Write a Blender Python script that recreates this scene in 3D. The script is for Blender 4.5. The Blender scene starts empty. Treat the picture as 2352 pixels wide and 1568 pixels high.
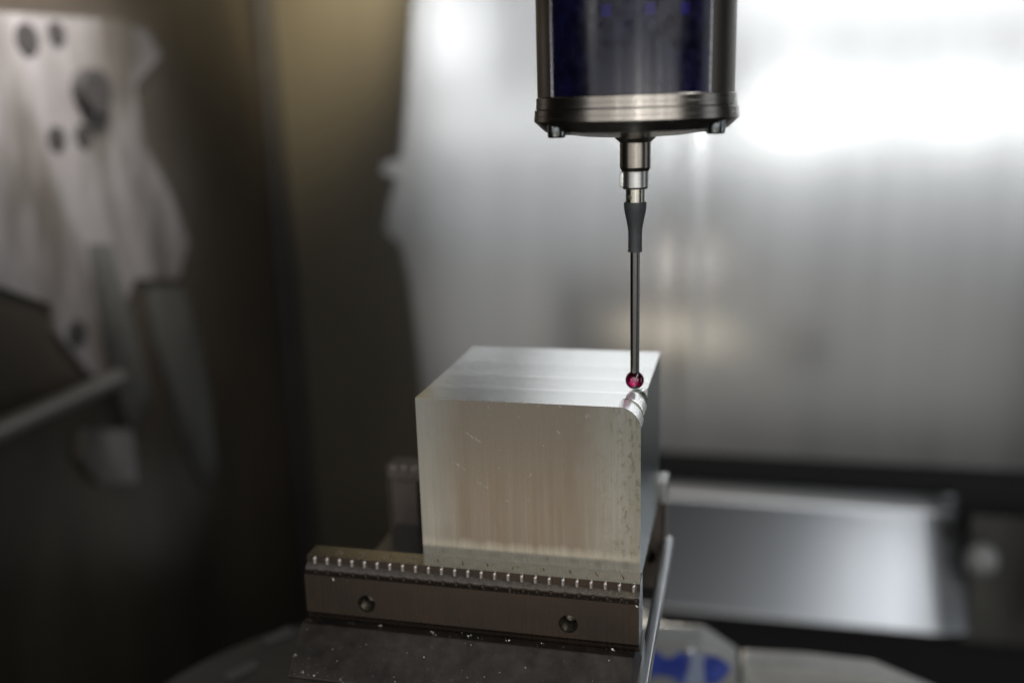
import bpy, bmesh, math, random
from mathutils import Vector, Matrix
random.seed(7)
R = math.radians
S = bpy.context.scene
COL = S.collection

# ------------------------------------------------------------------ camera
CAM = Vector((0.02942, -0.28419, 0.09171))
ROT = Matrix(((0.97187098, -0.02858829, 0.23377234),
              (0.23379443, 0.23683637, -0.94299984),
              (-0.02840704, 0.97112885, 0.23685817)))
FPX, PCX, PCY = 2170.0, 1176.0, 784.0      # focal length and centre on a 2352 x 1568 print of the photograph
cd = bpy.data.cameras.new("camera"); cam = bpy.data.objects.new("camera", cd); COL.objects.link(cam)
cam.matrix_world = Matrix.Translation(CAM) @ ROT.to_4x4()
cd.lens = 33.214; cd.sensor_width = 36.0; cd.clip_start = 0.01; cd.clip_end = 20
cd.dof.use_dof = True; cd.dof.focus_distance = 0.300; cd.dof.aperture_fstop = 3.7; cd.dof.aperture_blades = 0
S.camera = cam

def at(px, py, axis, v):
    """where the sight line through a print pixel meets the plane axis = v"""
    r = ROT @ Vector(((px - PCX) / FPX, -(py - PCY) / FPX, -1.0))
    t = (v - CAM[axis]) / r[axis]
    return CAM + r * t

# ------------------------------------------------------------------ world, lamps, exposure
w = bpy.data.worlds.new("World"); S.world = w; w.use_nodes = True
bg = w.node_tree.nodes["Background"]
bg.inputs[0].default_value = (0.62, 0.52, 0.44, 1); bg.inputs[1].default_value = 0.012
S.view_settings.view_transform = 'Standard'; S.view_settings.look = 'None'
S.view_settings.exposure = 0; S.view_settings.gamma = 1
S.cycles.use_denoising = True
try: S.cycles.denoiser = 'OPENIMAGEDENOISE'
except Exception: pass
S.cycles.max_bounces = 8; S.cycles.glossy_bounces = 5; S.cycles.transmission_bounces = 8
S.cycles.sample_clamp_indirect = 4.0; S.cycles.caustics_refractive = False; S.cycles.blur_glossy = 0.5

def area(name, loc, target, sx, sy, power, color=(1, 1, 1), spread=180):
    d = bpy.data.lights.new(name, 'AREA'); d.shape = 'RECTANGLE'; d.size = sx; d.size_y = sy
    d.energy = power; d.color = color; d.spread = R(spread)
    o = bpy.data.objects.new(name, d); COL.objects.link(o); o.location = loc
    o.rotation_euler = (Vector(target) - Vector(loc)).to_track_quat('-Z', 'Y').to_euler()
    return o
def spot(name, loc, target, deg, blend, power, color=(1, 1, 1), size=0.02):
    d = bpy.data.lights.new(name, 'SPOT'); d.spot_size = R(deg); d.spot_blend = blend; d.energy = power
    d.color = color; d.shadow_soft_size = size
    o = bpy.data.objects.new(name, d); COL.objects.link(o); o.location = loc
    o.rotation_euler = (Vector(target) - Vector(loc)).to_track_quat('-Z', 'Y').to_euler()
    return o
# door windows of the machine, behind the photographer: their light is what the steel back wall mirrors
area("door_window_light_low", (-0.42, -0.71, 0.072), (-0.42, 0.6, 0.072), 0.70, 0.10, 0.46, (1.0, 0.99, 0.97))
area("door_window_light_low", (0.46, -0.71, 0.077), (0.46, 0.6, 0.077), 1.15, 0.085, 1.2, (1.0, 0.99, 0.97))
for lx, lw, lpw in ((-0.16, .02, .07), (0.12, .03, .17), (0.25, .04, .07), (0.46, .02, .12), (0.70, .02, .10)):
    area("ring_highlight_fill", (lx, -0.70, 0.072), (lx, 0.6, 0.072), lw, 0.10, lpw, (1.0, 0.99, 0.97))  # added thin lights that draw narrow highlights on the probe ring
area("door_window_light_top", (-0.26, -0.70, 0.63), (-0.26, 0.6, 0.63), 0.34, 0.36, 1.0, (1.0, 0.99, 0.985))
area("door_window_light_high", (-0.24, -0.705, 0.32), (-0.24, 0.6, 0.32), 0.36, 0.24, 0.25, (1.0, 0.99, 0.985))
area("door_window_light_high", (0.55, -0.70, 0.49), (0.55, 0.6, 0.49), 1.20, 0.49, 4.3, (1.0, 0.99, 0.985))
area("door_window_light_left", (-0.68, -0.70, 0.29), (-0.68, 0.6, 0.29), 0.26, 0.22, 0.60, (1.0, 0.99, 0.985))
area("wall_gradient_fill", (0.10, -0.705, -0.11), (0.10, 0.6, -0.11), 1.75, 0.20, 0.52, (0.96, 0.98, 1.0))  # added dim light, grades the glow down the back wall
# added unseen warm fills, low down, toning the lower wall and block front
area("low_warm_fill", (-0.05, -0.72, -0.44), (-0.05, 0.6, -0.44), 1.4, 0.45, 0.60, (1.0, 0.96, 0.91))
area("small_warm_fill", (-0.20, -0.70, -0.375), (-0.20, 0.6, -0.375), 0.36, 0.12, 0.16, (1.0, 0.86, 0.68))  # added to mirror as a cream blob in the back wall
# added overhead strip, running front to back, gives the guard its upright glare
area("guard_glare_fill", (0.345, -0.12, 0.62), (0.345, -0.12, 0.0), 0.06, 0.70, 1.35, (0.95, 0.97, 1.0))
# added cool fill on the right, for the guard and right-hand faces
area("right_side_fill", (0.95, 0.10, -0.05), (0.0, 0.3, -0.1), 0.30, 0.7, 0.6, (0.88, 0.94, 1.0))
# added spot, brightens the upper left wall
spot("left_wall_fill", (-0.24, 0.18, 0.36), (-0.42, 0.26, 0.165), 50, 1.0, 25.0, (1.0, 0.95, 0.93), 0.03)
spot("rear_fill_spot", (-0.06, 0.57, -0.21), (-0.035, 0.215, -0.222), 46, 1.0, 9.5, (1.0, 0.90, 0.78), 0.02)  # added spot behind the vise, lights the hidden reflectors for a wall glow
spot("corner_panel_fill", (-0.24, 0.42, 0.36), (-0.36, 0.60, 0.19), 46, 1.0, 20.0, (1.0, 0.88, 0.62), 0.03)  # added warm spot, brightens the top of the corner panel

# ------------------------------------------------------------------ helpers
def wloc(o):
    v = Vector((0, 0, 0))
    while o is not None:
        v = v + o.location; o = o.parent
    return v
def thing(name, label, cat, loc=(0, 0, 0), group=None):
    o = bpy.data.objects.new(name, None); COL.objects.link(o); o.location = loc
    o.empty_display_size = 0.01
    o['label'] = label; o['category'] = cat
    if group: o['group'] = group
    return o
def finish(bm, sharp=30):
    bmesh.ops.remove_doubles(bm, verts=bm.verts, dist=1e-7)
    bmesh.ops.recalc_face_normals(bm, faces=bm.faces)
    for f in bm.faces: f.smooth = True
    for e in bm.edges:
        e.smooth = not (len(e.link_faces) == 2 and e.calc_face_angle(0) > R(sharp))
def obj(name, bm, mats, parent=None, label=None, kind=None, sharp=30, keep=False):
    """bm is in world coordinates; the object gets its parent's place as origin"""
    if not keep: finish(bm, sharp)
    if parent is not None:
        off = wloc(parent)
        bmesh.ops.translate(bm, verts=bm.verts, vec=-off)
    me = bpy.data.meshes.new(name); bm.to_mesh(me); bm.free()
    for m in (mats if isinstance(mats, (list, tuple)) else [mats]): me.materials.append(m)
    o = bpy.data.objects.new(name, me); COL.objects.link(o); o.parent = parent
    if label: o['label'] = label
    if kind: o['kind'] = kind
    if not keep:
        wn = o.modifiers.new("wn", 'WEIGHTED_NORMAL'); wn.keep_sharp = True; wn.weight = 100
    return o
def tag(o, label, cat, group=None):
    o['label'] = label; o['category'] = cat
    if group: o['group'] = group
    return o
def struct(name, bm, m, parent=None, sharp=30):
    o = obj(name, bm, m, parent, sharp=sharp)
    if parent is None: o['kind'] = 'structure'
    return o
def inst(name, me, parent, loc, rot=(0, 0, 0), label=None):
    o = bpy.data.objects.new(name, me); COL.objects.link(o); o.parent = parent
    o.location = Vector(loc) - wloc(parent); o.rotation_euler = rot
    if label: o['label'] = label
    return o
def mesh_of(name, bm, mats, sharp=30):
    finish(bm, sharp)
    me = bpy.data.meshes.new(name); bm.to_mesh(me); bm.free()
    for m in (mats if isinstance(mats, (list, tuple)) else [mats]): me.materials.append(m)
    return me
def box(bm, x0, x1, y0, y1, z0, z1, bev=0.0, seg=2, mi=0):
    b = bmesh.new(); bmesh.ops.create_cube(b, size=1)
    for v in b.verts:
        v.co = Vector(((x0 + x1) / 2 + v.co.x * (x1 - x0), (y0 + y1) / 2 + v.co.y * (y1 - y0), (z0 + z1) / 2 + v.co.z * (z1 - z0)))
    if bev: bmesh.ops.bevel(b, geom=b.edges[:], offset=bev, segments=seg, profile=.5, affect='EDGES')
    for f in b.faces: f.material_index = mi
    merge(bm, b)
def merge(bm, b):
    me = bpy.data.meshes.new("t"); b.to_mesh(me); b.free(); bm.from_mesh(me); bpy.data.meshes.remove(me)
def lathe(bm, prof, c=(0, 0, 0), n=96, a0=0, a1=360, mi=0, cap=True, mis=None):
    """prof: (radius, z) list, turned about the z axis through c"""
    full = abs(a1 - a0) >= 359.9
    k = n if full else n + 1
    rows = []
    for r, z in prof:
        if r < 1e-7: rows.append([bm.verts.new((c[0], c[1], c[2] + z))]); continue
        rows.append([bm.verts.new((c[0] + r * math.cos(R(a0 + (a1 - a0) * i / n)), c[1] + r * math.sin(R(a0 + (a1 - a0) * i / n)), c[2] + z)) for i in range(k)])
    for q, (A, B) in enumerate(zip(rows[:-1], rows[1:])):
        m = mis[q] if mis else mi
        for i in range(n if full else n):
            j = (i + 1) % k
            try:
                if len(A) == 1 and len(B) == 1: continue
                if len(A) == 1: f = bm.faces.new((A[0], B[j], B[i]))
                elif len(B) == 1: f = bm.faces.new((A[i], A[j], B[0]))
                else: f = bm.faces.new((A[i], A[j], B[j], B[i]))
                f.material_index = m
            except ValueError: pass
    if cap and full:
        for rw in (rows[0], rows[-1]):
            if len(rw) > 2: bm.faces.new(rw).material_index = mi
def prism_y(bm, pts, y0, y1, bev=0.0, mi=0):
    """outline (x, z) given depth from y0 (front) to y1"""
    b = bmesh.new()
    vs = [b.verts.new((x, y0, z)) for x, z in pts]; f = b.faces.new(vs)
    r = bmesh.ops.extrude_face_region(b, geom=[f])
    bmesh.ops.translate(b, verts=[v for v in r['geom'] if isinstance(v, bmesh.types.BMVert)], vec=(0, y1 - y0, 0))
    if bev:
        bmesh.ops.recalc_face_normals(b, faces=b.faces)
        bmesh.ops.bevel(b, geom=b.edges[:], offset=bev, segments=2, profile=.5, affect='EDGES')
    for f in b.faces: f.material_index = mi
    merge(bm, b)
def prism_x(bm, pts, x0, x1, bev=0.0, mi=0):
    b = bmesh.new()
    vs = [b.verts.new((x0, y, z)) for y, z in pts]; f = b.faces.new(vs)
    r = bmesh.ops.extrude_face_region(b, geom=[f])
    bmesh.ops.translate(b, verts=[v for v in r['geom'] if isinstance(v, bmesh.types.BMVert)], vec=(x1 - x0, 0, 0))
    if bev:
        bmesh.ops.recalc_face_normals(b, faces=b.faces)
        bmesh.ops.bevel(b, geom=b.edges[:], offset=bev, segments=2, profile=.5, affect='EDGES')
    for f in b.faces: f.material_index = mi
    merge(bm, b)
def tube(bm, a, b_, r, n=20, mi=0):
    a, b_ = Vector(a), Vector(b_); d = (b_ - a); q = d.to_track_quat('Z', 'Y').to_matrix()
    A = [bm.verts.new(a + q @ Vector((r * math.cos(2 * math.pi * i / n), r * math.sin(2 * math.pi * i / n), 0))) for i in range(n)]
    B = [bm.verts.new(b_ + q @ Vector((r * math.cos(2 * math.pi * i / n), r * math.sin(2 * math.pi * i / n), 0))) for i in range(n)]
    for i in range(n):
        bm.faces.new((A[i], A[(i + 1) % n], B[(i + 1) % n], B[i])).material_index = mi
    bm.faces.new(A[::-1]).material_index = mi; bm.faces.new(B).material_index = mi
def boolean_cut(o, cutter_bm):
    me = bpy.data.meshes.new("cut"); cutter_bm.to_mesh(me); cutter_bm.free()
    c = bpy.data.objects.new("cut", me); COL.objects.link(c); c.location = wloc(o) * 0
    # the cutter is in world coordinates; o's mesh is relative to its parent
    if o.parent: c.location = Vector((0, 0, 0))
    m = o.modifiers.new("b", 'BOOLEAN'); m.operation = 'DIFFERENCE'; m.object = c; m.solver = 'EXACT'
    bpy.context.view_layer.update()
    dg = bpy.context.evaluated_depsgraph_get()
    ne = bpy.data.meshes.new_from_object(o.evaluated_get(dg))
    o.modifiers.clear(); old = o.data; o.data = ne; ne.name = o.name
    bpy.data.objects.remove(c); bpy.data.meshes.remove(me)
    bm = bmesh.new(); bm.from_mesh(ne)
    for f in bm.faces: f.smooth = True
    for e in bm.edges: e.smooth = not (len(e.link_faces) == 2 and e.calc_face_angle(0) > R(25))
    bm.to_mesh(ne); bm.free()

# ------------------------------------------------------------------ materials
def mat(name, base=(.5, .5, .5), metal=0.0, rough=0.5, var=0.0, vscale=(40, 40, 40), var2=0.0, v2scale=(8, 8, 8),
        rvar=0.0, bump=0.0, bscale=(300, 300, 300), bdist=0.0001, tint=None, coat=0.0, spec=0.5, aniso=0.0, detail=5):
    """one Principled surface; var = fine grain in colour, var2 = broad clouds (towards tint), rvar = uneven gloss"""
    m = bpy.data.materials.new(name); m.use_nodes = True; nt = m.node_tree; N, L = nt.nodes, nt.links
    p = N["Principled BSDF"]
    p.inputs['Metallic'].default_value = metal; p.inputs['Roughness'].default_value = rough
    p.inputs['Specular IOR Level'].default_value = spec; p.inputs['Coat Weight'].default_value = coat
    p.inputs['Coat Roughness'].default_value = 0.12; p.inputs['Anisotropic'].default_value = aniso
    tc = N.new('ShaderNodeTexCoord')
    def noise(sc, det=detail, r=0.6):
        mp = N.new('ShaderNodeMapping'); mp.inputs['Scale'].default_value = sc
        n = N.new('ShaderNodeTexNoise'); n.inputs['Scale'].default_value = 1; n.inputs['Detail'].default_value = det
        n.inputs['Roughness'].default_value = r
        L.new(tc.outputs['Object'], mp.inputs[0]); L.new(mp.outputs[0], n.inputs['Vector']); return n
    col = None
    def mixc(fac, a, b, mode='MIX'):
        x = N.new('ShaderNodeMix'); x.data_type = 'RGBA'; x.blend_type = mode
        if hasattr(fac, 'links') or not isinstance(fac, (int, float)): L.new(fac, x.inputs[0])
        else: x.inputs[0].default_value = fac
        for k, v in ((6, a), (7, b)):
            if isinstance(v, tuple): x.inputs[k].default_value = (*v[:3], 1)
            else: L.new(v, x.inputs[k])
        return x.outputs[2]
    cur = tuple(base)
    def ramp(src, lo, hi):
        r = N.new('ShaderNodeMapRange'); r.inputs[1].default_value = lo; r.inputs[2].default_value = hi; L.new(src, r.inputs[0]); return r.outputs[0]
    if var2:
        n = noise(v2scale, 3); f = ramp(n.outputs[0], .38, .66)
        mm = N.new('ShaderNodeMath'); mm.operation = 'MULTIPLY'; L.new(f, mm.inputs[0]); mm.inputs[1].default_value = var2
        cur = mixc(mm.outputs[0], cur, tuple(tint or [c * .5 for c in base]))
    if var:
        n = noise(vscale); f = ramp(n.outputs[0], .3, .7)
        lo = N.new('ShaderNodeMapRange'); lo.inputs[3].default_value = 1 - var; lo.inputs[4].default_value = 1 + var * .6; L.new(f, lo.inputs[0])
        cc = N.new('ShaderNodeCombineColor'); [L.new(lo.outputs[0], cc.inputs[k]) for k in range(3)]
        cur = mixc(1.0, cur, cc.outputs[0], 'MULTIPLY')
    if isinstance(cur, tuple): p.inputs['Base Color'].default_value = (*cur, 1)
    else: L.new(cur, p.inputs['Base Color'])
    if rvar:
        n = noise(v2scale if not var else vscale); f = ramp(n.outputs[0], .3, .7)
        mr = N.new('ShaderNodeMapRange'); mr.inputs[3].default_value = max(.02, rough - rvar); mr.inputs[4].default_value = rough + rvar
        L.new(f, mr.inputs[0]); L.new(mr.outputs[0], p.inputs['Roughness'])
    if bump:
        n = noise(bscale, 4); b = N.new('ShaderNodeBump'); b.inputs['Strength'].default_value = bump; b.inputs['Distance'].default_value = bdist
        L.new(n.outputs[0], b.inputs['Height']); L.new(b.outputs[0], p.inputs['Normal'])
    m['p'] = 1
    return m
M = {}
M['steel_wall'] = mat('brushed steel wall', (.635, .655, .67), .96, .215, var=.06, vscale=(22, 22, 1.0), rvar=.02, bump=.05, bscale=(90, 90, 4), bdist=.0003)
M['steel_low'] = mat('brushed steel guard', (.48, .50, .52), .97, .30, var=.03, vscale=(40, 10, 3))
M['olive'] = mat('stained olive steel panel', (.046, .039, .026), .05, .55, var=.08, vscale=(40, 40, 2), var2=.4, v2scale=(5, 5, 3))
M['left_wall'] = mat('dark oily steel wall', (.085, .070, .052), .6, .33, var=.15, vscale=(14, 14, 4), var2=.6, v2scale=(7, 7, 3), tint=(.025, .022, .02))
M['pale_plate'] = mat('pale oily plate', (.19, .18, .178), .15, .42, var=.2, vscale=(22, 22, 5), var2=1.0, v2scale=(18, 18, 6), tint=(.055, .048, .040))
M['dull_plate'] = mat('dull oily plate', (.10, .10, .09), .3, .45, var=.3, vscale=(22, 22, 5), var2=1.0, v2scale=(16, 16, 6), tint=(.03, .028, .025))
M['cream'] = mat('cream reflector', (.74, .70, .62), 0, .5, var=.1)  # only on the added reflector behind the casting
M['rod'] = mat('pale painted rod', (.095, .09, .082), .2, .4, var=.1)
M['black'] = mat('black oily iron', (.025, .023, .022), .2, .5, var=.3, vscale=(30, 30, 30))
M['gap'] = mat('gap shade black', (.007, .007, .008), 0, .6)  # the recess's shade put into a near-black colour
M['cast'] = mat('grey painted casting', (.30, .31, .30), .1, .42, var=.1, vscale=(50, 50, 50), var2=.5, v2scale=(30, 30, 30), tint=(.2, .2, .2))
M['cast_light'] = mat('pale grey casting', (.36, .36, .34), .1, .42, var=.1, vscale=(50, 50, 50), var2=.4, v2scale=(30, 30, 30))
M['blue'] = mat('blue sticker print', (.026, .055, .36), 0, .45, var=.5, vscale=(120, 120, 120), var2=.6, v2scale=(60, 60, 60), tint=(.08, .11, .26))
M['white_print'] = mat('pale sticker print', (.27, .32, .43), 0, .5)
M['droplet'] = mat('coolant droplet', (.8, .8, .85), .6, .08)
M['table'] = mat('dark rotary table', (.075, .07, .065), .4, .40, var=.2, vscale=(40, 40, 40))
M['slot'] = mat('pale slot piece', (.16, .16, .16), .6, .4)  # paler than the table top
M['jaw'] = mat('dark browned steel', (.042, .034, .029), .75, .27, var=.14, vscale=(900, 120, 30), rvar=.05, var2=.5, v2scale=(28, 28, 60), tint=(.066, .044, .028), bump=.12, bscale=(2500, 400, 60), bdist=.00003)
M['jaw_rear'] = mat('lighter brown steel', (.10, .082, .068), .4, .45, var=.2, vscale=(60, 60, 60))  # lighter base than the near jaw's steel
M['jaw_ledge'] = mat('lightened jaw ledge', (.12, .106, .095), .6, .5, var=.3, vscale=(600, 600, 600))  # base lightened for the light this upward-facing ledge catches
M['jaw_end'] = mat('ground jaw end', (.36, .39, .41), .9, .3, var=.15, vscale=(300, 900, 300))
M['jaw_top'] = mat('dark polished jaw top', (.25, .235, .205), .9, .15, var=.1, vscale=(300, 300, 300), rvar=.04, bump=.1, bscale=(800, 800, 800), bdist=.00003)
M['tooth'] = mat('worn tooth steel', (.38, .345, .315), .9, .30, var=.2, vscale=(900, 900, 900))
M['jaw_low'] = mat('dusty dark steel', (.021, .017, .014), .45, .40, var=.5, vscale=(220, 220, 220), var2=.8, v2scale=(45, 45, 45), tint=(.048, .039, .032), bump=.5, bscale=(900, 900, 900), bdist=.00008)
M['thread'] = mat('oily thread', (.075, .066, .048), .8, .28, var=.6, vscale=(900, 900, 900))
M['etch'] = mat('etched tan mark', (.36, .30, .20), .1, .6, var=.3, vscale=(1500, 1500, 1500))
M['chip'] = mat('aluminium chip', (.72, .70, .66), .6, .35)
M['scratch'] = mat('bare metal scratch', (.50, .48, .43), .7, .4)
M['brass_grit'] = mat('tan grit', (.30, .24, .14), .5, .4, var=.5, vscale=(2000, 2000, 2000))
M['bed'] = mat('vise bed steel', (.16, .16, .165), .8, .3, var=.1, vscale=(200, 200, 200))
M['bed_edge'] = mat('polished bed edge', (.62, .64, .66), 1, .3)
M['probe_ring'] = mat('turned stainless ring', (.27, .25, .225), 1, .25, var=.12, vscale=(60, 60, 2500), rvar=.03)
M['probe_body'] = mat('brown stainless body', (.14, .122, .105), 1, .32, var=.06, vscale=(400, 400, 20))
M['seam'] = mat('bright window edge', (.85, .83, .85), 1, .25, var=.4, vscale=(500, 500, 1500))
M['glass'] = mat('dark navy probe window', (.003, .003, .012), .0, .22, var=.5, vscale=(300, 300, 300), var2=.8, v2scale=(90, 90, 90), tint=(.004, .004, .028), rvar=.06, bump=.12, bscale=(700, 700, 1400), bdist=.00004, spec=.45)
M['led'] = mat('deep blue led lens', (.007, .005, .075), 0, .25, spec=.4)
M['screw'] = mat('screw head', (.34, .37, .37), 1, .22, var=.3, vscale=(700, 700, 700))
M['hub'] = mat('satin stylus mount', (.50, .50, .48), 1, .33, var=.1, vscale=(300, 300, 1500))
M['hub_brown'] = mat('bronze toned collar', (.24, .22, .19), 1, .28, var=.1, vscale=(500, 500, 800))
M['neck'] = mat('nickel stylus base', (.44, .42, .36), 1, .24, var=.1, vscale=(500, 500, 500))
M['rubber'] = mat('black shrink sleeve', (.032, .036, .038), 0, .55, var=.25, vscale=(1200, 1200, 700), bump=.2, bscale=(2500, 2500, 1200), bdist=.00003)
M['carbide'] = mat('carbide stem', (.21, .20, .19), 1, .2, var=.1, vscale=(500, 500, 1500))

def ruby():
    m = bpy.data.materials.new('ruby'); m.use_nodes = True; N, L = m.node_tree.nodes, m.node_tree.links
    p = N["Principled BSDF"]; p.inputs['Base Color'].default_value = (.32, .0003, .07, 1)
    p.inputs['Transmission Weight'].default_value = 1; p.inputs['IOR'].default_value = 1.76; p.inputs['Roughness'].default_value = .015
    return m
M['ruby'] = ruby()

def block_mats():
    out = []
    def base(name):
        m = bpy.data.materials.new(name); m.use_nodes = True; nt = m.node_tree; N, L = nt.nodes, nt.links
        p = N["Principled BSDF"]; tc = N.new('ShaderNodeTexCoord'); return m, nt, N, L, p, tc
    def nz(N, L, tc, sc, det=4, r=.6):
        mp = N.new('ShaderNodeMapping'); mp.inputs['Scale'].default_value = sc
        n = N.new('ShaderNodeTexNoise'); n.inputs['Scale'].default_value = 1; n.inputs['Detail'].default_value = det; n.inputs['Roughness'].default_value = r
        L.new(tc.outputs['Object'], mp.inputs[0]); L.new(mp.outputs[0], n.inputs['Vector']); return n.outputs[0]
    def mr(N, L, s, a, b, c=0, d=1):
        r = N.new('ShaderNodeMapRange'); r.inputs[1].default_value = a; r.inputs[2].default_value = b; r.inputs[3].default_value = c; r.inputs[4].default_value = d
        L.new(s, r.inputs[0]); return r.outputs[0]
    def mul(N, L, a, b, op='MULTIPLY'):
        x = N.new('ShaderNodeMath'); x.operation = op
        for k, v in ((0, a), (1, b)):
            if isinstance(v, (int, float)): x.inputs[k].default_value = v
            else: L.new(v, x.inputs[k])
        return x.outputs[0]
    def mix(N, L, f, a, b, mode='MIX'):
        x = N.new('ShaderNodeMix'); x.data_type = 'RGBA'; x.blend_type = mode
        if isinstance(f, (int, float)): x.inputs[0].default_value = f
        else: L.new(f, x.inputs[0])
        for k, v in ((6, a), (7, b)):
            if isinstance(v, tuple): x.inputs[k].default_value = (*v, 1)
            else: L.new(v, x.inputs[k])
        return x.outputs[2]
    # 0 front: sawn extrusion face, vertical grain, tan reflection painted in the middle, dark pitting near the right edge
    m, nt, N, L, p, tc = base('aluminium front face')
    sx = N.new('ShaderNodeSeparateXYZ'); L.new(tc.outputs['Object'], sx.inputs[0]); X, Z = sx.outputs[0], sx.outputs[2]
    grain = nz(N, L, tc, (2600, 1, 14), 5, .7); grain2 = nz(N, L, tc, (500, 1, 6), 3)
    cloud = nz(N, L, tc, (45, 1, 30), 3)
    xw = mul(N, L, X, mul(N, L, mr(N, L, cloud, 0, 1, -.010, .010), 1), 'ADD')
    tan_refl_x = mul(N, L, mr(N, L, xw, -.073, -.058), mr(N, L, xw, -.006, -.020))
    tan_refl = mul(N, L, tan_refl_x, mr(N, L, grain2, .25, .75, .86, 1))
    c = mix(N, L, tan_refl, (.345, .345, .315), (.245, .215, .178))  # warm-brown reflection of the surroundings put into the base colour
    brown_mottle = mul(N, L, mul(N, L, tan_refl, mr(N, L, nz(N, L, tc, (160, 1, 22), 3), .5, .72)), mr(N, L, Z, -.015, -.04, 0.1, .55))
    c = mix(N, L, brown_mottle, c, (.215, .158, .11))  # browner mottling inside that tint, stronger towards the bottom
    pit = mr(N, L, nz(N, L, tc, (560, 1, 330), 6, .8), .52, .58)
    pit = mul(N, L, pit, mul(N, L, mr(N, L, X, -.016, -.003), mr(N, L, nz(N, L, tc, (150, 1, 60), 3), .38, .5)))
    c = mix(N, L, mul(N, L, pit, .6), c, (.10, .10, .06))
    green = mul(N, L, mr(N, L, X, -.016, -.006), mr(N, L, nz(N, L, tc, (260, 1, 25), 4), .45, .65))
    c = mix(N, L, mul(N, L, green, .4), c, (.22, .22, .15))
    teeth_refl = mul(N, L, mr(N, L, mul(N, L, Z, mul(N, L, mr(N, L, nz(N, L, tc, (210, 1, 1), 2), .3, .7, -.0014, .0014), mr(N, L, grain2, .2, .8, -.0002, .0002), 'ADD'), 'ADD'), -.0492, -.0535), .85)
    c = mix(N, L, teeth_refl, c, (.50, .49, .435))  # bright scalloped reflection of the lit teeth painted along the foot
    g = mr(N, L, grain, .25, .75, .94, 1.04)
    cc = N.new('ShaderNodeCombineColor'); [L.new(g, cc.inputs[k]) for k in range(3)]
    c = mix(N, L, 1.0, c, cc.outputs[0], 'MULTIPLY')
    L.new(c, p.inputs['Base Color']); p.inputs['Metallic'].default_value = .96
    L.new(mr(N, L, grain2, .2, .8, .24, .32), p.inputs['Roughness'])
    b = N.new('ShaderNodeBump'); b.inputs['Strength'].default_value = .25; b.inputs['Distance'].default_value = .00002
    L.new(grain, b.inputs['Height']); L.new(b.outputs[0], p.inputs['Normal'])
    out.append(m)
    # 1 top: face-milled, broad passes parallel to the front edge
    m, nt, N, L, p, tc = base('aluminium milled top')
    sx = N.new('ShaderNodeSeparateXYZ'); L.new(tc.outputs['Object'], sx.inputs[0]); Y = sx.outputs[1]
    rp = N.new('ShaderNodeValToRGB'); L.new(mr(N, L, Y, 0, .071), rp.inputs[0]); rp.color_ramp.interpolation = 'LINEAR'
    els = [(0, .70), (.20, .62), (.215, 1.0), (.235, .72), (.42, .64), (.43, .98), (.45, .76), (.66, .68), (.67, .85), (.69, .80), (1, .82)]
    cr = rp.color_ramp; cr.elements[0].position = 0; cr.elements[0].color = (els[0][1],) * 3 + (1,); cr.elements[1].position = 1; cr.elements[1].color = (els[-1][1],) * 3 + (1,)
    for q, v in els[1:-1]:
        e = cr.elements.new(q); e.color = (v, v, v, 1)
    streak = nz(N, L, tc, (6, 900, 1), 4)
    v = mul(N, L, rp.outputs[0], mr(N, L, streak, .3, .7, .93, 1.05))
    c = mix(N, L, v, (.38, .39, .365), (.92, .93, .92))
    L.new(c, p.inputs['Base Color']); p.inputs['Metallic'].default_value = .9
    L.new(mr(N, L, streak, .3, .7, .12, .16), p.inputs['Roughness'])
    b = N.new('ShaderNodeBump'); b.inputs['Strength'].default_value = .2; b.inputs['Distance'].default_value = .00002
    L.new(streak, b.inputs['Height']); L.new(b.outputs[0], p.inputs['Normal'])
    out.append(m)
    # 2 side, 3 notch
    out.append(mat('aluminium side face', (.29, .33, .33), .9, .28, var=.03, vscale=(1, 30, 60)))
    out.append(mat('bright cut notch', (1, 1, 1), .65, .26, var=.08, vscale=(1500, 60, 1500), rvar=.04))
    out.append(mat('dark cut groove', (.12, .13, .10), .8, .3))
    return out

# ------------------------------------------------------------------ the setting: machine enclosure
YW = 0.60
# back wall: steel sheet above the dark gap
bw = thing('back_wall', 'x', 'x', (0, YW, 0)); del bw['label']; del bw['category']; bw['kind'] = 'structure'
bm = bmesh.new(); box(bm, -.40, .62, YW, YW + .012, -.238, .75, .002); obj('steel_sheet', bm, M['steel_wall'], bw)
for px, wd, d in ((1512, .007, .0008), (1586, .012, .0012)):
    p = at(px, 500, 1, YW); bm = bmesh.new()
    prism_x  # folded standing seams in the sheet
    prof = [(p.x - wd, YW - .0004), (p.x - wd * .5, YW - d * .7), (p.x, YW - d), (p.x + wd * .5, YW - d * .7), (p.x + wd, YW - .0004)]
    lo = [bm.verts.new((x, y, -.236)) for x, y in prof]; hi = [bm.verts.new((x, y, .745)) for x, y in prof]
    for i in range(4): bm.faces.new((lo[i], lo[i + 1], hi[i + 1], hi[i]))
    bm.faces.new(lo); bm.faces.new(hi)
    obj('seam_rib', bm, M['steel_wall'], bw, sharp=80)
# gap: near-black backing paints the shade inside it
bm = bmesh.new(); box(bm, -.60, .62, YW + .03, YW + .04, -.60, -.20); struct('gap_shade_backing', bm, M['gap'])
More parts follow.
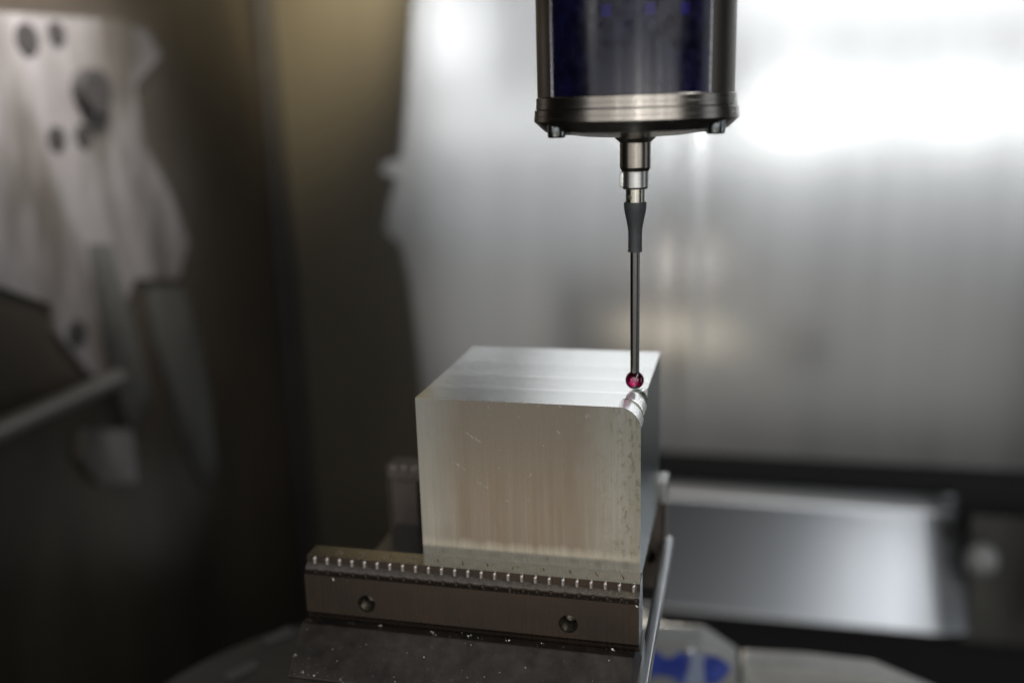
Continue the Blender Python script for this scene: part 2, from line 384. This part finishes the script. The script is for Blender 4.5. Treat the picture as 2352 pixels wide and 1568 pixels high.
# olive corner panel, proud of the back wall; unseen top widened to darken the block's reflection
bm = bmesh.new()
OLX0, OLX1 = -.4118, -.292
edge = [(OLX1, -.60)] + [(at(px, py, 1, YW - .006).x, at(px, py, 1, YW - .006).z) for px, py in
        ((1000, 1120), (975, 1000), (955, 800), (935, 640), (918, 560), (880, 530), (885, 480), (905, 410), (868, 395), (875, 375), (915, 365), (925, 250), (940, 0))] + [(-.270, .207), (-.21, .216), (-.175, .225), (-.165, .75)]
prism_y(bm, [(OLX0 - .02, .75), (OLX0 - .02, -.60)] + edge[1:], YW - .006, YW + .004)
struct('corner_panel', bm, M['olive'])
# left wall
bm = bmesh.new(); box(bm, OLX0 - .03, OLX0 - .012, .13, YW + .02, -.65, .75); struct('left_wall', bm, M['left_wall'])
XL = OLX0 - .012
bm = bmesh.new(); box(bm, XL, XL + .010, YW - .030, YW - .004, -.6, .75, .003); struct('corner_post', bm, M['black'])
# floor
bm = bmesh.new(); box(bm, -.9, 1.2, -.9, .9, -.70, -.62); struct('machine_floor', bm, M['black'])
# lower steel guard below the gap
lg = thing('chip_guard', 'brushed steel guard panel below the dark gap, with a bright upright glare', 'guard panel', (.1, .59, -.33))
bm = bmesh.new()
prof = [(-.30, .600), (.10, .600), (.16, .600), (.20, .600), (.212, .602), (.226, .606), (.232, .611)]
zs = [(-.268, .003), (-.270, .0), (-.282, .0), (-.285, -.003), (-.360, -.079), (-.363, -.079)]
rows = [[bm.verts.new((x, y + dy, z)) for x, y in prof] for z, dy in zs]
for A, B in zip(rows[:-1], rows[1:]):
    for i in range(len(prof) - 1): bm.faces.new((A[i], A[i + 1], B[i + 1], B[i]))
obj('panel', bm, M['steel_low'], lg, sharp=50)
bm = bmesh.new(); box(bm, .236, .42, .570, .578, -.395, -.272, .002); obj('side_piece', bm, M['dull_plate'], lg)
p = at(2185, 1210, 1, .586); bm = bmesh.new(); tube(bm, (p.x, .578, p.z), (p.x, .60, p.z), .0065); obj('screw', bm, M['black'], lg)
kb = at(2255, 1285, 1, .55)
kn = thing('round_knob', 'pale round knob beside the right end of the steel guard', 'knob', kb)
bm = bmesh.new(); bmesh.ops.create_uvsphere(bm, u_segments=24, v_segments=14, radius=.014); bmesh.ops.translate(bm, verts=bm.verts, vec=kb); obj('knob_ball', bm, M['cast'], kn)
bm = bmesh.new(); tube(bm, kb, kb + Vector((0, .05, 0)), .008); obj('shaft', bm, M['black'], kn)

# pale plates and fittings on the left wall
def wall_poly(pts, t, base=0.0):
    bm = bmesh.new(); q = [at(px, py, 0, XL) for px, py in pts]
    a = [bm.verts.new((XL + base, v.y, v.z)) for v in q]; b = [bm.verts.new((XL + base + t, v.y, v.z)) for v in q]
    bm.faces.new(a); bm.faces.new(b)
    for i in range(len(q)): bm.faces.new((a[i], a[(i + 1) % len(q)], b[(i + 1) % len(q)], b[i]))
    return bm
pl = thing('door_plate', 'tall pale curved plate with dark screw holes on the left wall', 'plate', at(150, 500, 0, XL))
obj('plate', wall_poly([(-60, 25), (150, 40), (260, 45), (330, 75), (360, 130), (300, 200), (320, 330), (385, 450), (425, 560), (400, 640), (300, 640), (270, 720), (300, 850), (270, 880), (200, 860), (120, 760), (110, 700), (-60, 640)], .004), M['pale_plate'], pl)
for px, py, r in ((60, 90, .010), (128, 78, .008), (128, 318, .008), (190, 312, .008), (175, 765, .009)):
    c = at(px, py, 0, XL + .004); bm = bmesh.new(); tube(bm, (XL + .003, c.y, c.z), (XL + .0055, c.y, c.z), r); obj('screw', bm, M['black'], pl)
bm = bmesh.new(); c = at(220, 210, 0, XL + .012); tube(bm, (XL + .004, c.y, c.z), (XL + .014, c.y, c.z), .015); obj('grommet', bm, M['black'], pl)
obj('rib', wall_poly([(190, 560), (240, 560), (330, 900), (290, 1000), (240, 860)], .006), M['dull_plate'], pl)
pl = thing('narrow_plate', 'narrow pale strip fading down the left wall beside the curved plate', 'plate', at(400, 900, 0, XL))
obj('strip', wall_poly([(335, 660), (410, 660), (450, 760), (475, 900), (490, 1060), (470, 1120), (440, 1080), (415, 1000), (390, 920), (370, 850), (350, 780)], .003), M['dull_plate'], pl)
pl = thing('small_bracket', 'small square pale bracket below the rod on the left wall', 'bracket', at(240, 1040, 0, XL))
obj('bracket_plate', wall_poly([(180, 985), (290, 985), (300, 1105), (215, 1110), (175, 1050)], .006), M['pale_plate'], pl)
bm = bmesh.new(); a = at(-60, 1015, 0, XL + .03); b = at(270, 868, 0, XL + .012); tube(bm, a, b, .0068)
tag(obj('support_rod', bm, M['rod']), 'pale slanting rod reaching in from the left edge to the left wall', 'rod')

# ------------------------------------------------------------------ rotary table and castings under the vise
rt = thing('rotary_table', 'dark round rotary table under the vise, pale slot pieces at its left', 'rotary table', (-.057, .04, -.17))
bm = bmesh.new(); lathe(bm, [(.122, -.12), (.122, -.005), (.117, 0), (0, 0)], (-.12, .035, -.17), 96); obj('disc', bm, M['table'], rt)
for px, py, an in ((640, 1460, 20), (556, 1540, 22)):
    p = at(px, py, 2, -.169); bm = bmesh.new(); box(bm, -.008, .008, -.003, .003, -.0005, .0012, .0004)
    bmesh.ops.rotate(bm, verts=bm.verts, cent=(0, 0, 0), matrix=Matrix.Rotation(R(60), 3, 'Z')); bmesh.ops.translate(bm, verts=bm.verts, vec=p)
    obj('slot_insert', bm, M['slot'], rt)
YC = .17
def xz(px, py, y=YC): v = at(px, py, 1, y); return (v.x, v.z)
ca = thing('grey_casting', 'grey eight sided casting with a blue and white emblem behind the vise', 'casting', (*[0.01, YC], -.20))
bm = bmesh.new(); prism_y(bm, [xz(1420, 1425, YC + .02), xz(1618, 1433, YC + .02), xz(1695, 1484, YC + .02), xz(1697, 1700), xz(1420, 1700)], YC, YC + .02, .002); obj('housing', bm, M['cast'], ca)
bm = bmesh.new(); prism_y(bm, [(-.185, -.180), (-.09, -.185), (-.02, -.192), (.026, -.214), (.0, -.228), (-.185, -.222)], YC + .032, YC + .045, .003); obj('hidden_reflector', bm, M['cream'], ca)  # second piece added out of view, its lit back mirrors as a cream glow
def c8(x, y): return ((2550 + x / 4.276) / 1.7415, (2400 + y / 4.276) / 1.7415)
def decal(name, pts, m, parent, y=YC, t=.0006):
    bm = bmesh.new(); prism_y(bm, [xz(*c8(*p)) for p in pts], y - t, y - .0002); return obj(name, bm, m, parent)
decal('blue_emblem', [(120, 1330), (160, 1100), (210, 900), (270, 840), (350, 870), (420, 950), (500, 980), (580, 980), (680, 900), (760, 870), (860, 930), (910, 960), (860, 1200), (800, 1420), (700, 1420), (600, 1320), (430, 1270), (280, 1290)], M['blue'], ca)
decal('blue_emblem', [(1130, 960), (1300, 930), (1420, 980), (1560, 1080), (1600, 1140), (1560, 1220), (1470, 1330), (1330, 1430), (1150, 1430)], M['blue'], ca)
decal('white_bar', [(900, 900), (1150, 900), (1130, 1000), (1120, 1180), (1160, 1240), (1160, 1430), (800, 1430), (830, 1270), (890, 1210), (910, 1000)], M['white_print'], ca)
for x, y, r in ((910, 850, .0021), (860, 870, .0013), (1120, 850, .0010), (1280, 870, .0011), (590, 900, .0008)):
    q = xz(*c8(x, y)); bm = bmesh.new(); bmesh.ops.create_uvsphere(bm, u_segments=16, v_segments=10, radius=r)
    bmesh.ops.translate(bm, verts=bm.verts, vec=(q[0], YC - .0005, q[1])); obj('droplet', bm, M['droplet'], ca)
ca2 = thing('side_casting', 'pale grey sloping casting at the lower right beside the emblem', 'casting', (.09, YC + .015, -.21))
bm = bmesh.new(); prism_y(bm, [xz(1704, 1488, YC + .03), xz(1850, 1495, YC + .03), xz(2005, 1512, YC + .03), xz(2060, 1535, YC + .03), xz(2150, 1572, YC + .03), xz(2170, 1700, YC + .03), xz(1704, 1700, YC + .03)], YC + .012, YC + .03, .002); obj('housing', bm, M['cast_light'], ca2)
bm = bmesh.new(); prism_y(bm, [(.040, -.212), (.10, -.214), (.120, -.224), (.040, -.245)], YC + .032, YC + .042, .003); obj('hidden_reflector', bm, M['cast_light'], ca2)  # second piece added out of view, lightens the casting's mirror image in the wall
for x, y in ((1905, 1140), (1930, 1370)):
    q = xz(*c8(x, y), YC + .03); bm = bmesh.new(); tube(bm, (q[0], YC + .004, q[1]), (q[0], YC + .012, q[1]), .0040); obj('screw', bm, M['cast_light'], ca2)

# ------------------------------------------------------------------ vise
VX0, VX1 = -.1150, .0008
vise = thing('machine_vise', 'dark steel vise gripping the aluminium block between two toothed jaws', 'vise', (-.057, .04, -.17))
HZ, HR, HX = -.0713, .0032, (-.0925, -.0222)
def jaw_front(bm, x0, x1, z0, z1, y, holes, r, mi=0, n=32):
    """flat face at y with round holes"""
    cuts = [x0]; 
    for hx, hz in holes: cuts += [hx - r * 1.6, hx + r * 1.6]
    cuts.append(x1)
    for i in range(0, len(cuts), 2):
        f = bm.faces.new([bm.verts.new(v) for v in ((cuts[i], y, z0), (cuts[i + 1], y, z0), (cuts[i + 1], y, z1), (cuts[i], y, z1))]); f.material_index = mi
    for hx, hz in holes:
        a, b = hx - r * 1.6, hx + r * 1.6
        ring = [(hx + r * math.cos(2 * math.pi * i / n), hz + r * math.sin(2 * math.pi * i / n)) for i in range(n)]
        def outer(t):
            c, s = math.cos(t), math.sin(t)
            k = min((b - hx) / abs(c) if abs(c) > 1e-6 else 9, ((z1 - hz) if s > 0 else (hz - z0)) / abs(s) if abs(s) > 1e-6 else 9)
            return (hx + k * c, hz + k * s)
        corners = []
        angs = sorted(set([2 * math.pi * i / n for i in range(n)] + [math.atan2(z - hz, x - hx) % (2 * math.pi) for x in (a, b) for z in (z0, z1)]))
        for t, t2 in zip(angs, angs[1:] + [angs[0] + 2 * math.pi]):
            i0 = (hx + r * math.cos(t), hz + r * math.sin(t)); i1 = (hx + r * math.cos(t2), hz + r * math.sin(t2))
            o0, o1 = outer(t), outer(t2)
            f = bm.faces.new([bm.verts.new((p[0], y, p[1])) for p in (i0, o0, o1, i1)]); f.material_index = mi
            # countersink, then threads
            prof = [(1.0, 0), (.93, .0005)] + [(.93 if k % 2 == 0 else .82, .0008 + k * .0004) for k in range(14)] + [(.8, .0066), (0, .0085)]
            for (ra, ya), (rb, yb) in zip(prof[:-1], prof[1:]):
                P = [(hx + r * ra * math.cos(t), y + ya, hz + r * ra * math.sin(t)), (hx + r * ra * math.cos(t2), y + ya, hz + r * ra * math.sin(t2)),
                     (hx + r * rb * math.cos(t2), y + yb, hz + r * rb * math.sin(t2)), (hx + r * rb * math.cos(t), y + yb, hz + r * rb * math.sin(t))]
                if rb == 0: P = P[:3]
                f = bm.faces.new([bm.verts.new(p) for p in P]); f.material_index = 1
def strip(bm, pts, x0, x1, mis):
    for (a, b), m in zip(zip(pts[:-1], pts[1:]), mis):
        f = bm.faces.new([bm.verts.new(p) for p in ((x0, *a), (x1, *a), (x1, *b), (x0, *b))]); f.material_index = m
def ends(bm, pts, x0, x1, mi=0):
    for x in (x0, x1): bm.faces.new([bm.verts.new((x, *p)) for p in pts]).material_index = mi
ZT = -.0565
prof = [(0, -.076), (0, ZT), (-.0078, ZT), (-.0078, ZT - .0026), (-.0088, ZT - .0031), (-.0098, ZT - .0042), (-.0098, ZT - .0047), (-.0106, ZT - .0053), (-.0110, ZT - .0056),
        (-.0110, -.0763), (-.0096, -.0766), (-.0096, -.0772), (-.0104, -.0776), (-.0104, -.0782), (-.0090, -.0786), (-.0090, -.0800), (0, -.0800)]
bm = bmesh.new()
FI = 8
strip(bm, prof[:FI + 1], VX0, VX1, [0, 1, 2, 2, 2, 2, 2, 2]); strip(bm, prof[FI + 1:], VX0, VX1, [2] * 7)
# split material slots: 0 body, 1 holes, 2 as body, 3 polished top
for f in bm.faces:
    f.material_index = 0
    cz = f.calc_center_median()
    if abs(cz.z - ZT) < 1e-6: f.material_index = 2
    if ZT - .0043 < cz.z < ZT - .0027: f.material_index = 3
jaw_front(bm, VX0, VX1, prof[9][1], prof[8][1], -.0110, [(h, HZ) for h in HX], HR)
ends(bm, prof, VX0, VX1, 4)
fj = obj('front_jaw', bm, [M['jaw'], M['thread'], M['jaw_top'], M['jaw_ledge'], M['jaw_end']], vise, label='near jaw bar with two threaded holes and a row of small teeth')
# teeth: little half-round posts standing along the top edge of the jaw
def tooth_mesh():
    bm = bmesh.new(); r = .00098
    lathe(bm, [(r, -.0026), (r, -.0009), (r * .9, -.0005), (r * .7, -.0002), (r * .38, .0), (0, .00008)], (0, 0, 0), 16)
    return mesh_of('tooth', bm, M['tooth'], 40)
TM = tooth_mesh()
for i in range(25):
    x = -.1120 + i * (.1108 / 24)
    inst('tooth', TM, fj, (x, -.0078, ZT), (0, 0, random.uniform(0, .3)))
# lower ledge ribs between the scallops
bm = bmesh.new(); box(bm, -.0006, .0006, -.0004, .0004, -.0008, .0008, .0002); RM = mesh_of('ledge_rib', bm, M['jaw'])
for i in range(25):
    inst('ledge_rib', RM, fj, (-.1120 + i * (.1108 / 24) + .001, -.0101, ZT - .0048))
# etched marks on the jaw top
def etch_mark(x, y, s, k):
    bm = bmesh.new(); rnd = random.Random(k)
    for j in range(6):
        ox = x + (j - 2.5) * s * .13 + rnd.uniform(-1, 1) * s * .05
        pts = []
        y0, y1 = y - s * rnd.uniform(.25, .6), y + s * rnd.uniform(.35, .6)
        for q in range(6):
            t = q / 5; pts.append((ox + s * .14 * math.sin(t * 4 + j * 1.3 + k), y0 + (y1 - y0) * t))
        wd = s * .045
        for (xa, ya), (xb, yb) in zip(pts[:-1], pts[1:]):
            bm.faces.new([bm.verts.new(v) for v in ((xa - wd, ya, ZT + .00003), (xa + wd, ya, ZT + .00003), (xb + wd, yb, ZT + .00003), (xb - wd, yb, ZT + .00003))])
    return bm
for k in range(13):
    x = -.1045 + k * .00905
    if k >= 12: continue
    obj('etched_mark', etch_mark(x, -.0040, .0034, k), M['etch'], fj)
# tan grit packed along the step under the teeth
bm = bmesh.new(); rnd = random.Random(3)
for i in range(700):
    x = -.001 - .075 * rnd.random() ** 1.6; yy = -.0084 - rnd.random() * .0012; z = ZT - .0028 - (-(yy) - .0084) * 1.05
    r = rnd.uniform(.00006, .00019); bmesh.ops.create_icosphere(bm, subdivisions=1, radius=r, matrix=Matrix.Translation((x, yy, z)))
obj('grit', bm, M['brass_grit'], fj, kind='stuff', keep=True)

# sloping carrier under the near jaw
bm = bmesh.new()
prism_x(bm, [(-.0090, -.0800), (-.0110, -.0792), (-.0142, -.0790), (-.0146, -.0793), (-.0270, -.0912), (-.0272, -.0918), (-.0262, -.0930), (-.0240, -.0936), (-.0240, -.150), (.010, -.150), (.010, -.0800)], VX0 - .0008, -.0006)
obj('jaw_carrier', bm, M['jaw_low'], vise, label='sloping dusty slab under the near jaw', sharp=20)
# vise bed
bm = bmesh.new(); prism_x(bm, [(.010, -.150), (.010, -.0815), (.0125, -.0800), (.074, -.0800), (.078, -.084), (.078, -.150)], -.112, -.014, 0)
obj('bed', bm, M['bed'], vise)
bm = bmesh.new()
for a, b in (((.0045, -.004, -.0815), (.0060, .0765, -.0785)),):
    pass
P = [(.0040, -.0030), (.0040, .0770)]
bm = bmesh.new(); prism_x(bm, [(-.0500, -.0850), (-.0500, -.0795), (.074, -.0785), (.0775, -.0795), (.0775, -.0835), (-.050, -.0860)], .0015, .0052, .0007)
obj('bed_rail', bm, M['bed_edge'], vise, label='bright polished rail along the right side of the bed')
# far jaw
RJ0, RJ1, YR = -.1153, .0027, .0712
prof = [(YR, -.100), (YR, -.0605), (YR + .0012, -.0603), (YR + .0012, -.0585), (YR, -.0583), (YR, -.0535), (YR + .010, -.0535), (YR + .010, -.100)]
bm = bmesh.new()
strip(bm, prof[1:], RJ0, RJ1, [0] * 6)
jaw_front(bm, RJ0, RJ1, -.100, -.0605, YR, [(-.1080, -.0868), (-.0045, -.0860)], .0036)
ends(bm, prof, RJ0, RJ1)
rj = obj('rear_jaw', bm, [M['jaw_rear'], M['thread']], vise, label='far jaw bar seen behind the block with a dark hole at each end')
for i in range(25):
    inst('tooth', TM, rj, (RJ0 + .003 + i * (.112 / 24), YR + .0002, -.0532))
bm = bmesh.new(); box(bm, RJ0 + .002, RJ1 - .001, YR + .010, YR + .02, -.112, -.1005, .001); obj('rear_carrier', bm, M['jaw_low'], vise)
# worn bright corner of the far jaw
bm = bmesh.new(); box(bm, RJ1 - .0030, RJ1 + .0005, YR - .0004, YR + .0106, -.0625, -.0530, .0005); obj('corner_clip', bm, M['hub'], rj)

# swarf on the vise
bm = bmesh.new(); rnd = random.Random(11)
def flake(p, s):
    q = Matrix.Rotation(rnd.uniform(0, 6.28), 3, 'Z') @ Matrix.Rotation(rnd.uniform(0, 3), 3, 'X') @ Matrix.Rotation(rnd.uniform(0, 3), 3, 'Y')
    s *= 1.05; a, b, c = s, s * rnd.uniform(.3, .6), s * .3
    vs = [bm.verts.new(Vector(p) + q @ Vector(v)) for v in ((-a, 0, 0), (0, -b, c), (a, 0, 0), (0, b, c), (0, 0, -c))]
    for f in ((0, 1, 3), (1, 2, 3), (0, 4, 1), (1, 4, 2), (2, 4, 3), (3, 4, 0)): bm.faces.new([vs[i] for i in f])
for i in range(110):      # on the sloping slab
    t = rnd.random() ** .8; x = rnd.uniform(VX0, -.001)
    flake((x, -.0146 - .0124 * t, -.0791 - .0119 * t + .0001), rnd.choice((.00005, .00006, .00008, .0001, .00013, .0003)))
for i in range(60):      # in the groove below the jaw face
    flake((rnd.uniform(VX0, -.001), rnd.uniform(-.0140, -.0105), -.0788), rnd.choice((.0001, .00013, .0002)))
for i in range(46):      # along the step
    x = VX1 - .1 * rnd.random() ** 1.8; flake((x, -.0108, ZT - .0052), rnd.choice((.00006, .0001, .00015)))
for x, y, z, s in ((-.0880, -.0118, -.0785, .0006), (-.0560, -.0122, -.0788, .0005), (-.0430, -.0124, -.0788, .0004), (-.0685, -.0122, -.0788, .00045), (-.0070, -.0118, -.0786, .0006),
                   (-.1040, -.0112, -.0631, .0006), (-.0990, -.0112, -.0631, .0004), (.0002, -.0112, -.0625, .0006), (-.1155, -.0225, -.0872, .0007), (-.0960, -.0268, -.0920, .0010),
                   (-.0350, -.0192, -.0836, .0004), (-.0150, -.0245, -.0884, .0003), (-.0780, -.0077, -.0560, .0002)):
    flake((x, y, z), s)
def curl(p, rad, turns, wdt):
    q = Matrix.Rotation(rnd.uniform(0, 6.28), 3, 'Z') @ Matrix.Rotation(rnd.uniform(0, 3), 3, 'X'); pr_ = None; n = int(10 * turns) + 2
    for i in range(n):
        t = i / (n - 1) * turns * 6.283; rr = rad * (1 + .25 * t / 6.283); k = wdt * math.sin(math.pi * min(1, max(.08, i / (n - 1))))
        c = Vector((rr * math.cos(t), rr * math.sin(t), wdt * 1.2 * t / 6.283)); d = Vector((0, 0, k / 2 + wdt * .15))
        cur = (bm.verts.new(Vector(p) + q @ (c - d)), bm.verts.new(Vector(p) + q @ (c + d)))
        if pr_: bm.faces.new((pr_[0], pr_[1], cur[1], cur[0]))
        pr_ = cur
for x, y, z, r_ in ((-.0872, -.0122, -.0783, .00035), (-.0550, -.0124, -.0784, .0003), (-.0420, -.0125, -.0784, .00032), (-.0690, -.0124, -.0785, .00025), (-.0075, -.0122, -.0783, .0004), (-.1150, -.0222, -.0866, .0004),
                    (-.0310, -.0124, -.0786, .00022), (-.1020, -.0200, -.0842, .00025), (-.0905, -.0180, -.0823, .0002), (-.0480, -.0225, -.0865, .0002), (-.1110, -.0262, -.0902, .00045), (-.1065, -.0264, -.0905, .0004), (-.0965, -.0266, -.0909, .0005)):
    curl((x, y, z), r_, rnd.uniform(.5, 1.3), r_ * .8)
for i in range(70):      # dust piled at the lower left corner of the slab
    t = rnd.random() ** 2; flake((VX0 + .022 * rnd.random() ** 1.5, -.0146 - .0124 * (1 - .35 * t), -.0791 - .0119 * (1 - .35 * t) + .0001), rnd.choice((.00006, .00009, .00014)))
obj('metal_chips', bm, M['chip'], None, kind='stuff', keep=True)['label'] = 'tiny bright aluminium chips scattered over the near jaw and its slab'

# ------------------------------------------------------------------ aluminium block
BW, BD, BB = .0748, .0710, -.0600
blk = thing('aluminium_block', 'square block of bare aluminium with a stepped rounded top corner, clamped in the vise', 'metal block', (-BW / 2, BD / 2, BB))
bm = bmesh.new()
def section(y, r, n=14):
    """outline of the block across x-z at depth y, right top corner rounded with radius r"""
    pts = [(-BW, y, BB), (-BW, y, 0)]
    for i in range(n + 1):
        t = math.pi / 2 * (1 - i / n); pts.append((-r + r * math.cos(t), y, -r + r * math.sin(t)))
    pts.append((0, y, BB)); return pts
secs = [(0, .0071, 3), (.0090, .0071, 3), (.0091, .0062, 4), (.0096, .0061, 4), (.0097, .0056, 3), (.0185, .0056, 3), (.0187, .0050, 4), (.0197, .0048, 4), (.0204, .0034, 4), (.0214, .0016, 3), (.0222, .0003, 3), (BD, .0003, 3)]
rows = []
for y, r, m_ in secs: rows.append([bm.verts.new(p) for p in section(y, r)])
for (A, B, s) in zip(rows[:-1], rows[1:], secs[1:]):
    k = len(A)
    for i in range(k):
        j = (i + 1) % k; f = bm.faces.new((A[i], A[j], B[j], B[i]))
        f.material_index = 2 if i in (0, k - 1, k - 2) else 1 if i == 1 else s[2]
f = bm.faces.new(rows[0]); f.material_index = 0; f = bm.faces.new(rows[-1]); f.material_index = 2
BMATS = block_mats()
finish(bm, 18)
for e in bm.edges:
    if len(e.link_faces) == 2 and e.link_faces[0].material_index != e.link_faces[1].material_index: e.smooth = False
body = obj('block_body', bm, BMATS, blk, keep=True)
_w = body.modifiers.new('wn', 'WEIGHTED_NORMAL'); _w.keep_sharp = True; _w.weight = 100
# the front material reads object coordinates, so put the mesh origin at the top right front corner
body.data.transform(Matrix.Translation(wloc(blk))); body.location = -wloc(blk)
# small burrs and dings on the front face
bm = bmesh.new(); rnd = random.Random(5)
def c4(x, y):
    v = at((1600 + x / 1.568) / 1.7415, (1350 + y / 1.568) / 1.7415, 1, 0); return v
def ding(x0, y0, x1, y1, wdt):
    a, b = c4(x0, y0), c4(x1, y1); d = (b - a); L_ = d.length or 1e-5; n = Vector((d.z, 0, -d.x)) / L_ * wdt
    m_ = (a + b) / 2 + Vector((0, -.000022, 0))
    q = [a, (a + b) / 2 + n, b, (a + b) / 2 - n]; vs = [bm.verts.new(v + Vector((0, -.000004, 0))) for v in q]; c = bm.verts.new(m_)
    for i in range(4): bm.faces.new((vs[i], vs[(i + 1) % 4], c))
for s in ((410, 592, 425, 602), (418, 600, 440, 612), (440, 606, 466, 640), (470, 622, 490, 655), (486, 640, 512, 662), (352, 788, 376, 804), (398, 818, 410, 832), (500, 905, 512, 916),
          (526, 926, 556, 944), (655, 1016, 690, 1032), (808, 880, 828, 842), (800, 1012, 812, 1016), (858, 424, 872, 434), (996, 428, 1010, 434), (1165, 482, 1170, 508), (1182, 482, 1188, 498),
          (896, 674, 906, 682), (612, 812, 626, 822), (630, 698, 636, 706), (740, 494, 746, 500), (320, 770, 400, 822), (470, 900, 530, 930), (550, 425, 562, 446), (980, 580, 1010, 610)):
    ding(*s, .00012 if abs(s[2] - s[0]) < 50 else .00003)
for i in range(60):
    x, y = rnd.uniform(120, 1480), rnd.uniform(420, 1330); ding(x, y, x + rnd.uniform(-6, 6), y + rnd.uniform(3, 12), .00003)
obj('scratches', bm, M['scratch'], blk, kind='stuff', keep=True)

# ------------------------------------------------------------------ touch probe
AX, AY = -.00407, .0194
C0 = (AX, AY, 0)
pr = thing('touch_probe', 'cylindrical touch probe with dark window, thin stylus and ruby tip over the block', 'touch probe', (AX, AY, .0035))
VA = -83.7
G0, G1 = VA - 54.5, VA + 44
def lp(name, prof, m, n=96, a0=0, a1=360, label=None, cap=True, parent=pr, sharp=25):
    bm = bmesh.new(); lathe(bm, prof, C0, n, a0, a1, cap=cap); return obj(name, bm, m, parent, label=label, sharp=sharp)
ZB = .0950
lp('inner_barrel', [(.0292, ZB), (.0292, .170)], M['black'])
def shell(name, ro, ri, a0, a1, m, n=40, z0=ZB, z1=.170, label=None):
    bm = bmesh.new(); 
    pts = [(ro, z0), (ro, z1), (ri, z1), (ri, z0), (ro, z0)]
    lathe(bm, pts, C0, n, a0, a1, cap=False)
    for a in (a0, a1):
        bm.faces.new([bm.verts.new((AX + r * math.cos(R(a)), AY + r * math.sin(R(a)), z)) for r, z in pts[:4]])
    return obj(name, bm, m, pr, label=label, sharp=40)
shell('window', .03010, .0293, G0 + .4, G1 - .4, M['glass'], 64, label='dark navy front window of the probe')
shell('window', .03010, .0293, G1 + 32, G1 + 128, M['glass'], 64)
shell('body_post', .03045, .0293, G1, G1 + 31.4, M['probe_body'], 24)
shell('body_post', .03045, .0293, G1 + 128.6, G0 + 360, M['probe_body'], 64)
for da in (-21, 2, 21):
    bm = bmesh.new(); lathe(bm, [(.03014, .1162), (.03016, .1164), (.03016, .1192), (.03014, .1194)], C0, 6, VA + 5.5 + da - 2.8, VA + 5.5 + da + 2.8, cap=False)
    obj('led_window', bm, M['led'], pr)
shell('window_edge', .03055, .0294, G0 - .05, G0 + .45, M['seam'], 1)
shell('window_edge', .03055, .0294, G1 - .45, G1 + .05, M['seam'], 1)
lp('upper_ring', [(.0290, ZB + .0003), (.0306, ZB + .0003), (.03085, ZB), (.03085, .0933), (.03095, .0932), (.03095, .0918), (.0307, .0916), (.029, .0916)], M['probe_ring'], 128)
cap = lp('end_cap', [(0, .0916), (.0311, .0916), (.03145, .0914), (.03145, .0897), (.03160, .0896), (.03160, .0881), (.0314, .0879), (.0284, .0851), (.0278, .0848), (.0150, .0831), (.0070, .0827), (0, .0827)], M['probe_ring'], 128)
SCR = []
for sx in (-1, 1):
    for a in (33, -33):
        an = VA + (90 * sx) + a * 1.0
        SCR.append((AX + .0280 * math.cos(R(an)), AY + .0280 * math.sin(R(an))))
cb = bmesh.new()
for x, y in SCR:
    lathe(cb, [(.0049, -.004), (.0049, .0020)], (x, y, .0845), 32)
bmesh.ops.recalc_face_normals(cb, faces=cb.faces)
bmesh.ops.translate(cb, verts=cb.verts, vec=-wloc(pr))
cm = cb
pr_loc = pr.location.copy()
cap.parent = None; boolean_cut(cap, cm); cap.parent = pr
def screw_mesh():
    bm = bmesh.new(); r = .00275
    lathe(bm, [(0, .0040), (r, .0040), (r, .0006), (r * .86, .0000), (r * .55, 0), (r * .5, .0015), (0, .0017)], (0, 0, 0), 28); return mesh_of('screw', bm, M['screw'], 35)
SM = screw_mesh()
for x, y in SCR: inst('screw', SM, pr, (x, y, .0834))
# stylus
lp('collar', [(0, .0830), (.0066, .0830), (.0064, .0824), (.0049, .0811), (.00485, .0808), (.00485, .0734), (.00483, .0732), (.0043, .0722), (0, .0722)], M['hub_brown'], 64)
lp('mount', [(0, .0723), (.00425, .0723), (.00415, .0718), (.00410, .0672), (.0038, .0666), (0, .0666)], M['hub'], 64)
bm = bmesh.new(); box(bm, AX - .0047, AX - .0035, AY - .0022, AY + .0016, .0672, .0719, .0003); obj('mount_flat', bm, M['hub'], pr)
nk = lp('stylus_base', [(0, .0668), (.0030, .0668), (.0030, .0622), (0, .0622)], M['neck'], 48)
cb = bmesh.new(); an = R(VA - 35); d = Vector((math.cos(an), math.sin(an), 0)); c = Vector((0, 0, .06405 - .0035)); tube(cb, c + d * .0012, c + d * .006, .00078, 20)
nk.parent = None; boolean_cut(nk, cb); nk.parent = pr
lp('sleeve', [(0, .0624), (.0034, .0624), (.00358, .0621), (.0036, .0618), (.00352, .0604), (.0033, .0590), (.0028, .0566), (.0024, .0545), (.00224, .0533), (.00220, .0520), (.00222, .0480), (.00220, .0472), (.00228, .0468), (.00226, .0465), (.0017, .0464), (0, .0464)], M['rubber'], 48, sharp=45)
lp('stem', [(0, .0470), (.00152, .0470), (.00149, .0058), (0, .0056)], M['carbide'], 48)
bm = bmesh.new(); bmesh.ops.create_uvsphere(bm, u_segments=48, v_segments=32, radius=.00310); bmesh.ops.translate(bm, verts=bm.verts, vec=(AX, AY, .0035))
obj('ruby_ball', bm, M['ruby'], pr, sharp=80)
